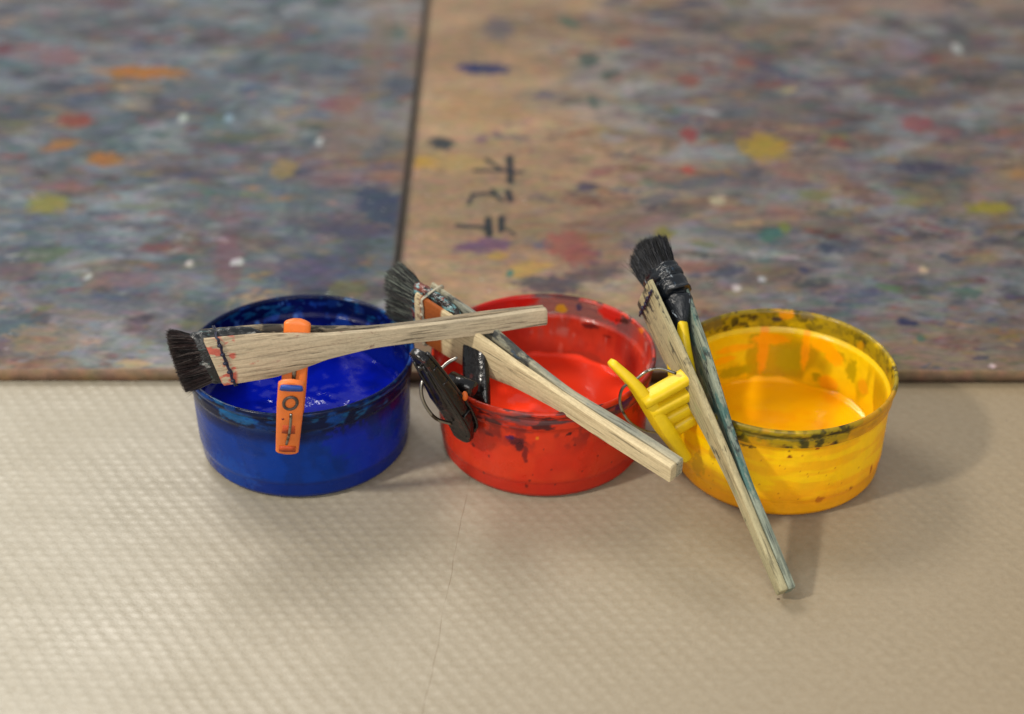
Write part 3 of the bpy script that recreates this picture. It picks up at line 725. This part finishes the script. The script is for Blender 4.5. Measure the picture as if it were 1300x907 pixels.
def mat_simple(name, col, rough, metal=0., bumpd=.0004, bscale=300, dirt=None, thr=.6, spec=.5, trans=0.):
    m, nt, b = new_mat(name); L = nt.links; co = coords(nt)
    c = mixc(nt, .5, lin4(col), ramp(nt, noise(nt, co, bscale*.5, 4), [(.3, (.75,)*3), (.7, (1.15,)*3)]), 'MULTIPLY')
    if dirt:
        for k, (dc, th_) in enumerate(dirt):
            c = mixc(nt, math_(nt, 'MULTIPLY', ramp(nt, noise(nt, mapping(nt, co, loc=(k*2+1, 3, 1)), 170, 5, .6), [(th_, (0,)*3), (th_+.05, (1,)*3)]), .85), c, lin4(dc))
    L.new(c, b.inputs['Base Color']); b.inputs['Roughness'].default_value = rough; b.inputs['Metallic'].default_value = metal
    b.inputs['Specular IOR Level'].default_value = spec
    L.new(bump(nt, noise(nt, co, bscale, 3), bumpd, .5), b.inputs['Normal'])
    if trans:
        tr = node(nt, 'ShaderNodeBsdfTranslucent'); L.new(c, tr.inputs[0]); mx = node(nt, 'ShaderNodeMixShader'); mx.inputs[0].default_value = trans
        L.new(b.outputs[0], mx.inputs[1]); L.new(tr.outputs[0], mx.inputs[2]); L.new(mx.outputs[0], nt.nodes['Material Output'].inputs['Surface'])
    return m

BR = []
def bpt(k, x, y, z):
    return np.array(BR[k] @ Vector((x, y, z)))
def make_brush(head, tail, phi, label, W, gap0, woodm, wrapm, threadm, hair_cols, slant=0., hair_len=.019, fan=(1.12, 1.5),
               split=.105, shoulder=(.045, .062, .082, .108), wr=.0058, wtail=.0050, ttail=.0040, hair_n=5200, backm=None, apex=False, seed=0, droop=0., corehalf=1.0, loop_thread=True, bulge3=False):
    H = np.array(head); T = np.array(tail); a = T-H; Ln = np.linalg.norm(a); a /= Ln
    u = np.cross([0, 0, 1], a); u /= np.linalg.norm(u); v = np.cross(a, u)
    wv = math.cos(R(phi))*u+math.sin(R(phi))*v; n = np.cross(a, wv)*-1  # = w x a
    M = Matrix(((a[0], wv[0], n[0], H[0]), (a[1], wv[1], n[1], H[1]), (a[2], wv[2], n[2], H[2]), (0, 0, 0, 1)))
    if M.to_3x3().determinant() < 0:
        n = -n
        M = Matrix(((a[0], wv[0], n[0], H[0]), (a[1], wv[1], n[1], H[1]), (a[2], wv[2], n[2], H[2]), (0, 0, 0, 1)))
    root = empty("paint_brush", mat=M); BR.append(M); tag(root, label, "paintbrush", "flat wooden paintbrushes resting across the tubs")
    rg = np.random.default_rng(seed)
    # two half handles
    xs = np.concatenate([[0.0, .0006, .002], np.linspace(.006, Ln-.002, 46), [Ln-.0006, Ln]])
    s1, s2, s3, s4 = shoulder
    def wof(x): return float(np.interp(x, [0, s1, s2, s3, s4, Ln], [W, W*.92, W*.75, W*.54, wr, wtail]))
    gs = lambda x: gap0*max(0., 1-x/split)**1.15
    for sg in (1, -1):
        P = []; ws = []; ts = []
        for x in xs:
            t = float(np.interp(x, [0, .03, split, Ln], [.0014, .0018, .0021, ttail/2]))
            e = min(1, .88+.12*(x/.0006) if x < .0006 else 1, .88+.12*((Ln-x)/.0006) if x > Ln-.0006 else 1)
            z = sg*(gs(x)/2+t+.00008)
            ws.append(wof(x)*e); ts.append(t*e); P.append((x, 0, z))
        V, F = frame_sweep(P, (0, 1, 0), ws, ts, 20, 7.0)
        V2 = []
        for q in V:
            q = np.array(q); k = max(0, 1-q[0]/.06)
            q[0] += slant*q[1]*k
            if bulge3 and sg > 0: q[0] += .009*max(0, 1-q[0]/.03)
            if apex: q[0] += .009*max(0, 1-q[0]/.02)*max(0., (q[1]/W+.1))   # head end cut obliquely
            q[1] += .0004*math.sin(q[0]*70+sg)
            V2.append(q)
        o = mesh_obj("handle_half", V2, F, (backm if (sg > 0 and backm) else woodm), root); edge_split(o, 40)
    # wrapped root of the bristles, between the two halves
    P = []; ws = []; ts = []
    for x in np.linspace(-.0065, .036, 64):
        bulge = np.interp(x, [-.0065, -.003, .002, .008, .014, .022, .028, .036], [.92, 1.0, 1.04, 1.03, 1.05, .98, .70, .30])
        rip = 1+.012*math.sin(x*1400)
        if bulge3:
            x = x*1.0 if x > 0 else x*1.5
            hb = float(np.interp(x, [-.010, -.006, .0, .006, .012, .018, .028, .036], [.80, .96, 1.05, 1.10, 1.12, 1.0, .6, .3]))
            gr = 1-.10*math.exp(-((x-.001)/.0009)**2)-.08*math.exp(-((x+.0050)/.0008)**2)-.20*math.exp(-((x-.0115)/.0010)**2)+.06*math.exp(-((x-.0090)/.0010)**2)
            ws.append(W*hb*gr*1.08); ts.append(gap0/2*float(np.interp(x, [-.010, -.004, .004, .014, .022, .036], [1.15, 1.36, 1.34, 1.22, .85, .45]))*gr); P.append((x, 0, .0034*float(np.interp(x, [.012, .03], [1, 0])))); continue
        ws.append(W*corehalf*bulge*rip*1.02); ts.append(min(gap0/2*1.06, (gs(max(x, 0))/2*1.04 + (.0006 if x < 0.0 else 0)))*bulge*rip); P.append((x, 0, 0))
    V, F = frame_sweep(P, (0, 1, 0), ws, ts, 36, 2.6)
    V = [np.array([q[0]+slant*q[1]*max(0, 1-q[0]/.06)+.0007*math.sin(q[1]*900), q[1], q[2]]) for q in V]
    mesh_obj("binding", V, F, wrapm, root)
    # hairs
    N = hair_n; k = np.arange(N)
    ang = rg.uniform(0, 2*np.pi, N); rad = np.sqrt(rg.uniform(0, 1, N))
    cy = np.sign(np.cos(ang))*np.abs(np.cos(ang))**.55*rad; cz = np.sign(np.sin(ang))*np.abs(np.sin(ang))**.7*rad
    by, bz = W*corehalf*.93, gap0/2*1.0
    root_p = np.c_[np.full(N, -.004)+slant*cy*by, cy*by, cz*bz]
    ln = hair_len*(1-.10*np.abs(cy)**3-.05*cz**2)*rg.normal(1, .05, N)
    clump = fbm(cy*6+seed, cz*4, 0., seed+2, 2)-.5
    tipd = np.c_[-.0055-ln+slant*cy*by*.8, cy*by*fan[0]+rg.normal(0, .0006, N)+clump*.003, cz*bz*fan[1]+rg.normal(0, .0006, N)+droop*1.0]
    if bulge3: tipd[:, 2] += .0022; root_p[:, 2] += .0026
    fly = rg.random(N) < .03
    tipd[fly, 1] += rg.normal(0, .0022, fly.sum()); tipd[fly, 2] += rg.normal(0, .0022, fly.sum())
    midp = (root_p+tipd)/2+np.c_[np.zeros(N), rg.normal(0, .00035, N)-.0*cy, rg.normal(0, .00035, N)]
    V = []; F = []; cols = []
    radi = (.00019, .00016, .00004)
    cpal = [srgb(c) for c in hair_cols]
    ci = rg.integers(0, len(cpal), N)
    VV = np.zeros((N, 9, 3)); CC = np.zeros((N, 9, 3))
    for r_i, (pp, rr) in enumerate(zip((root_p, midp, tipd), radi)):
        for j in range(3):
            aa = 2*math.pi*j/3
            VV[:, r_i*3+j] = pp+np.array([0, math.cos(aa)*rr, math.sin(aa)*rr])
    for q in range(N): CC[q, :] = cpal[ci[q]]*rg.uniform(.7, 1.3)
    base = (np.arange(N)*9)[:, None]
    quads = []
    for r_i in range(2):
        for j in range(3):
            a_ = r_i*3+j; b_ = r_i*3+(j+1) % 3
            quads.append(np.stack([base[:, 0]+a_, base[:, 0]+b_, base[:, 0]+b_+3, base[:, 0]+a_+3], axis=1))
    mesh_obj("bristles", VV.reshape(-1, 3), np.vstack(quads), HAIR, root, col=CC.reshape(-1, 3))
    # stitching thread: loop round the head and knots across both faces
    zt = gap0/2+.0030+.0004; x0 = .0062
    def sp(y, z): return (x0+slant*y*.9+(.0045*max(0, y/W+.1) if apex else 0)+rg.normal(0, .00022), y, z)
    loop = []
    for y in np.linspace(-W*.97, W*.97, 14): loop.append(sp(y, zt))
    loop.append(sp(W*1.03, zt*.8)); loop.append(sp(W*1.06, 0)); loop.append(sp(W*1.03, -zt*.8))
    for y in np.linspace(W*.97, -W*.97, 14): loop.append(sp(y, -zt))
    loop.append(sp(-W*1.03, -zt*.8)); loop.append(sp(-W*1.06, 0)); loop.append(sp(-W*1.03, zt*.8)); loop.append(loop[0])
    if not loop_thread: loop = [sp(y, -zt) for y in np.linspace(W*1.0, -W*1.0, 14)]
    parts = [tube(catmull(loop, 3), .00042, 6)]
    parts.append(tube(catmull([(p[0]+.0007+rg.normal(0, .0002), p[1], p[2]+.0001) for p in loop], 3), .00036, 6))
    for y in np.linspace(-W*.72, W*.78, 5):
        for z in ((zt, -zt) if loop_thread else (-zt,)): parts.append(ball(sp(y, z), .0013, .0010, .0008, 5))
    V, F = merge(parts); mesh_obj("stitching", V, F, threadm, root)
    return root

TH = mat_simple("navy_thread", (20, 22, 48), .55)
TH2 = mat_simple("pale_thread", (168, 160, 140), .6, dirt=[((60, 90, 90), .5)])
W1 = mat_wood("weathered_wood", (186, 168, 140), (104, 86, 68), .8, [((176, 74, 62), -.01, .012, .50, 210), ((164, 88, 74), .004, .024, .60, 240), ((140, 84, 76), .02, .10, .60, 150), ((104, 62, 60), .045, .088, .62, 200)], (158, 150, 128), .45, .3)
W1B = mat_wood("sooty_wood", (168, 150, 122), (60, 54, 48), .9, [((28, 30, 34), -.01, .075, .44, 140)], (70, 70, 66), .6, 1.3)
W2 = mat_wood("fresh_wood", (202, 184, 146), (150, 124, 90), .55, [((140, 66, 6), .0035, .020, .36, 70), ((66, 22, 20), .001, .008, .50, 200), ((178, 70, 40), .05, .10, .72, 230), ((110, 118, 104), .03, .15, .66, 170)], (190, 176, 142), .35, 2.1)
W2B = mat_wood("grey_wood", (176, 166, 138), (70, 74, 72), .85, [((40, 44, 50), .0, .075, .50, 120), ((70, 90, 110), .06, .12, .60, 200)], (104, 112, 108), .7, 3.3)
W3 = mat_wood("olive_stained_wood", (176, 162, 124), (98, 88, 62), .75, [((24, 26, 36), -.01, .016, .47, 240), ((30, 30, 40), .0, .03, .60, 330), ((150, 156, 110), .03, .12, .58, 120), ((60, 62, 54), .02, .18, .62, 130)], (150, 148, 118), .5, 4.2)
W3B = mat_wood("green_stained_wood", (140, 146, 128), (50, 58, 58), .85, [((28, 30, 38), .0, .10, .56, 200), ((60, 96, 92), .02, .13, .52, 160)], (92, 112, 108), .7, 5.4)
WR1 = mat_wrap("dark_wrap", (22, 24, 26), (58, 84, 84), (150, 150, 146), .58)
WR2 = mat_wrap("streaked_wrap", (34, 28, 26), (104, 148, 152), (104, 44, 30), .50, .25)
WR3 = mat_wrap("black_wrap", (14, 18, 24), (36, 54, 70), (140, 150, 158), .62, .22)  # bluish patches paint a sheen into the black

def t1(x, y, it): return atd(x, y, 1/it)
make_brush(t1(268, 454, 1.1429+.000134*104), t1(692, 400, 1.1429-.000134*320), 263,
    "weathered brush with dark bristles and red-stained head, lying level across the blue tub", .0133, .0100, W1, WR1, TH,
    [(26, 20, 20), (40, 28, 28), (20, 18, 20), (52, 36, 34), (84, 76, 72)], slant=.30, corehalf=1.06, hair_len=.0125, fan=(1.22, 1.75), backm=W1B, seed=1, shoulder=(.028, .043, .057, .082), wr=.0050, wtail=.0047, ttail=.0044)
make_brush(t1(539, 394, 1.0638+.000287*39), t1(859, 598, 1.0638+.000287*418), 278,
    "pale wooden brush with grey-green fanned bristles, slanting down across the red tub", .0165, .0090, W2, WR2, TH2,
    [(16, 18, 20), (24, 30, 30), (40, 50, 46), (110, 116, 106), (14, 14, 16), (44, 38, 34)], hair_len=.0185, fan=(1.22, 1.7), backm=W2B, seed=2, shoulder=(.034, .052, .070, .100), wr=.0062, wtail=.0056, ttail=.0050)
make_brush(atd(837, 366, .905), atz(998, 751, .0062), 274,
    "narrow-side brush with black bristles and glossy black binding, propped from floor over the yellow tub",   .0148, .0140, W3, WR3, TH,
    [(10, 10, 14), (20, 20, 26), (14, 14, 20), (50, 52, 58), (8, 8, 10)], hair_len=.0185, fan=(1.15, 1.25), backm=W3B, loop_thread=False, bulge3=True, seed=3, shoulder=(.040, .060, .082, .112), wr=.0050, wtail=.0042, ttail=.0042, split=.118)

# ------------------------------------------------------------------ clips
def bez(pts, m=6): return catmull(pts, m)
def lever(name, pts, wdir, ws, ts, mat, root, off, extra=()):
    P = bez(pts, 6); n = len(P); q = np.linspace(0, len(pts)-1, n)
    wi = np.interp(q, np.arange(len(ws)), ws); ti = np.interp(q, np.arange(len(ts)), ts)
    # round both ends
    cum = np.r_[0, np.cumsum(np.linalg.norm(np.diff(np.array(P), axis=0), axis=1))]; Lt = cum[-1]
    e = np.minimum(1, np.minimum(cum, Lt-cum)/.0028); f = np.sqrt(np.clip(1-(1-e)**2, .09, 1))
    # extra stations near the ends
    Pn = np.array(P); s = np.unique(np.r_[cum, np.linspace(0, .0028, 5), Lt-np.linspace(0, .0028, 5)])
    Pn = np.c_[[np.interp(s, cum, Pn[:, k]) for k in range(3)]].T
    wi = np.interp(s, cum, wi); ti = np.interp(s, cum, ti); e = np.minimum(1, np.minimum(s, Lt-s)/.0028); f = np.sqrt(np.clip(1-(1-e)**2, .10, 1))
    parts = [frame_sweep(Pn, wdir, wi*f, ti*(.5+.5*f), 20, 4.5)]
    parts += list(extra)
    V, F = merge(parts); o = mesh_obj(name, V, F, mat, root, off=off); edge_split(o, 45); return o

# orange peg on the blue rim
ORG = mat_simple("orange_plastic", (228, 118, 46), .42, bscale=220, dirt=[((90, 60, 60), .70)], trans=.1)
ORD = mat_simple("orange_notch_shade", (176, 66, 20), .6)
BLP = mat_simple("blue_paint_smudge", (24, 66, 150), .35, dirt=[((200, 200, 200), .66)])
MET = mat_simple("steel_wire", (150, 146, 138), .28, 1.0, dirt=[((60, 46, 34), .55)])
GUN = mat_simple("grimy_paint", (62, 54, 52), .5, dirt=[((120, 70, 40), .55)])
off = np.array([-.1125, .722, .058]); root = empty("clothes_peg", off)
tag(root, "small orange plastic peg smudged with blue, gripping the blue tub's front rim", "clip", "plastic clips gripping the tub rims")
jb = np.array([-.1146, .7165, .0390]); jt = aty(370.5, 484, .694)
mid1 = jb*.5+jt*.5
wx = np.array([1, 0.03, 0.03])
lever("lever", [jb, jb*.66+jt*.34, jb*.33+jt*.67, jt], wx, [.0058, .0062, .0066, .0064], [.0017, .0024, .0024, .0018], ORG, root, off)
up = (jt-jb)/np.linalg.norm(jt-jb); nrm = np.cross(wx, up); nrm /= np.linalg.norm(nrm)
if nrm[1] > 0: nrm = -nrm
Ll = np.linalg.norm(jt-jb)
def onl(f, x=0., out=.0): return jb+up*Ll*f+wx*x+nrm*(.0024+out)
bt = bpt(0, .0445, -.0150, 0.0); bb = np.array([-.1132, .7275, .0450])
lever("lever", [bb, bb*.6+bt*.4, bb*.25+bt*.75, bt], wx, [.0056, .0064, .0066, .0068], [.0016, .0024, .0022, .0022], ORG, root, off)
# details of the front lever
V, F = frame_sweep([onl(.93, 0, .0000), onl(.99, 0, .0000)], wx, [.0058, .0052], [.0007, .0006], 12, 3); mesh_obj("paint_smudge", V, F, BLP, root, off=off)
ring = [onl(.76+.080*math.sin(t)*1.0, .0033*math.cos(t), .0001) for t in np.linspace(0, 2*math.pi, 25)]
V, F = merge([tube(ring, .00085, 6)]); mesh_obj("spring_seat", V, F, GUN, root, off=off)
for f0, f1, hw in ((.335, .45, .0034), (.07, .145, .0042)):  # notches not cut: their shade is painted as thin darker-orange plates
    V, F = frame_sweep([onl(f0, 0, -.0002), onl(f1, 0, -.0002)], wx, [hw, hw], [.00035, .00035], 8, 6); mesh_obj("notch_shade", V, F, ORD, root, off=off)
V, F = tube(catmull([onl(.62, .0006, .0003), onl(.50, .0007, .0012), onl(.35, .0003, .0014), onl(.20, -.0006, .0006)], 6), .00075, 8); mesh_obj("spring", V, F, MET, root, off=off)
V, F = ball(onl(.545, -.0032, .0), .0007, .0005, .0007, 4); mesh_obj("paint_spot", V, F, mat_simple("dark_red_paint", (90, 14, 16), .4), root, off=off)
gq = bb*.42+bt*.58; ub = (bt-bb)/np.linalg.norm(bt-bb); nb = np.cross(wx, ub); nb = nb if nb[1] < 0 else -nb
V, F = tube([gq-ub*.008+nb*.003, gq+ub*.006+nb*.003], .0011, 8); mesh_obj("spring", V, F, MET, root, off=off)

# black clamp on the red rim
BLK = mat_simple("black_plastic", (12, 10, 11), .24, bscale=210, bumpd=.0014, dirt=[((64, 22, 18), .60), ((70, 68, 70), .68)])
def radial(tubc, ang, r, z): return np.array([tubc[0]+r*math.cos(ang), tubc[1]+r*math.sin(ang), z])
def onplane(tubc, ang, px, py):
    r_ = np.array([math.cos(ang), math.sin(ang), 0]); nn = np.array([-r_[1], r_[0], 0]); d = ray(px, py)
    t = np.dot(np.array([tubc[0], tubc[1], 0])-EYE, nn)/np.dot(d, nn); return EYE+t*d
ang = R(-131); off = radial(TR, ang, .06, .058); root = empty("spring_clamp", off)
tag(root, "black plastic spring clamp gripping the left front rim of the red tub", "clip", "plastic clips gripping the tub rims")
tw = np.array([-math.sin(ang), math.cos(ang), 0.])
L1 = [onplane(TR, ang, 530, 448), onplane(TR, ang, 547, 473), onplane(TR, ang, 567, 505), onplane(TR, ang, 583, 532), radial(TR, ang, .0635, .034)]
lever("lever", L1, tw, [.0054, .0074, .0100, .0088, .0050], [.0026, .0036, .0046, .0042, .0026], BLK, root, off)
q0 = bpt(1, .036, -.008, 0.0); q3 = radial(TR, ang, .0525, .044)
L2 = [q0, q0*.66+q3*.34, q0*.33+q3*.67, q3]
lever("lever", L2, tw, [.0055, .0075, .0078, .0072], [.0018, .0024, .0032, .0026], BLK, root, off)
hub = radial(TR, ang, .0645, .069)
V, F = tube([hub-tw*.0075, hub+tw*.0075], .0040, 16); mesh_obj("pivot", V, F, BLK, root, off=off)
# ridges moulded on the outer lever
d1 = (L1[3]-L1[0]); d1 /= np.linalg.norm(d1); n1 = np.cross(tw, d1); n1 = n1 if n1[0] < 0 else -n1
LL = bez(L1[:4]+[L1[3]*.45+L1[4]*.55], 5); fl = []
for sg_ in (1, -1):
    tsv = np.interp(np.linspace(0, 3.55, len(LL)), [0, 1, 2, 3, 4], [.0026, .0036, .0046, .0042, .0026]); wsv = np.interp(np.linspace(0, 3.55, len(LL)), [0, 1, 2, 3, 4], [.0054, .0074, .0100, .0088, .0050])
    fl.append(frame_sweep([LL[k]+n1*sg_*tsv[k]*.80+tw*(wsv[k]*.92) for k in range(len(LL))], tw, [.0013]*len(LL), [.0008]*len(LL), 10, 3))
for k_ in (3, 6, 9, 12):
    fl.append(frame_sweep([LL[k_]-n1*tsv[k_]*.7+tw*wsv[k_]*.96, LL[k_]+n1*tsv[k_]*.7+tw*wsv[k_]*.96], tw, [.0009]*2, [.0007]*2, 8, 3))
V, F = merge(fl+[frame_sweep([L1[0]*.65+L1[1]*.35+n1*.0030+tw*sx_, L1[2]+n1*.0042+tw*sx_], tw, [.0008, .0009], [.0008, .0010], 8, 3) for sx_ in (-.003, .003)] +
             [ball(L1[1]*.5+L1[0]*.5+n1*.003, .0022, .0022, .0016, 6)])
mesh_obj("ridge", V, F, BLK, root, off=off)
ringp = [onplane(TR, ang, x, y)+tw*k for x, y, k in ((588, 458, -.004), (580, 466, -.006), (571, 476, -.007), (560, 484, -.009), (552, 495, -.009), (550, 510, -.008), (553, 524, -.006), (560, 535, -.003), (573, 538, 0))]
V, F = tube(catmull(ringp, 6), .00095, 8); mesh_obj("spring", V, F, MET, root, off=off)
V, F = ball(onplane(TR, ang, 572, 494)+tw*.0098, .0016, .0016, .0028, 6); mesh_obj("paint_spot", V, F, mat_simple("orange_paint", (206, 96, 24), .5), root, off=off)

# yellow clamp on the yellow rim
YEL = mat_simple("yellow_clip_plastic", (232, 196, 10), .46, bscale=200, dirt=[((120, 96, 20), .70)], trans=.12)
root_ang = R(-146); off = radial(TY, root_ang, .06, .058); root = empty("spring_clamp", off)
tag(root, "bright yellow plastic spring clamp gripping the left front rim of the yellow tub", "clip", "plastic clips gripping the tub rims")
twy = np.array([-math.sin(root_ang), math.cos(root_ang), 0.])
a0 = onplane(TY, R(-161), 774, 458); a3 = radial(TY, root_ang, .0635, .024); a1 = onplane(TY, R(-156), 808, 492); a2 = onplane(TY, R(-150), 842, 542)
lever("lever", [a0, a1, a2, a3], twy, [.0040, .0052, .0064, .0052], [.0021, .0030, .0040, .0028], YEL, root, off)
b0 = bpt(2, .022, -.0085, 0.0); b3 = radial(TY, root_ang, .0535, .044); b1 = b0*.62+b3*.38+np.array([-.004, 0, 0]); b2 = b0*.25+b3*.75+np.array([-.005, 0, 0])
lever("lever", [b0, b1, b2, b3], twy, [.0050, .0085, .0098, .0080], [.0024, .0034, .0044, .0028], YEL, root, off)
# moulded block with two ribs between the levers
c0 = a1*.25+a2*.75
parts = []
for (p, q, hw, ht) in (((826, 504), (868, 480), .0050, .0026), ((834, 517), (872, 497), .0056, .0032), ((843, 531), (876, 513), .0050, .0036), ((850, 546), (876, 530), .0044, .0038)):
    P0 = onplane(TY, R(-152), *p); P1 = onplane(TY, R(-150), *q)
    parts.append(frame_sweep([P0-.25*(P1-P0), P0, P0*.5+P1*.5, P1, P1+.25*(P1-P0)], twy, [hw]*5, [ht*1.05]*5, 18, 5))
V, F = merge(parts); mesh_obj("pivot", V, F, YEL, root, off=off)
loop = [onplane(TY, R(-153), x, y)+twy*k for x, y, k in ((852, 470, .004), (838, 468, 0), (824, 474, -.002), (813, 487, -.004), (803, 502, -.008), (799, 520, -.008), (803, 536, -.006), (812, 546, -.004), (826, 551, -.002), (842, 549, 0), (852, 545, .002))]
V, F = tube(catmull(loop, 6), .0008, 8); mesh_obj("spring", V, F, MET, root, off=off)
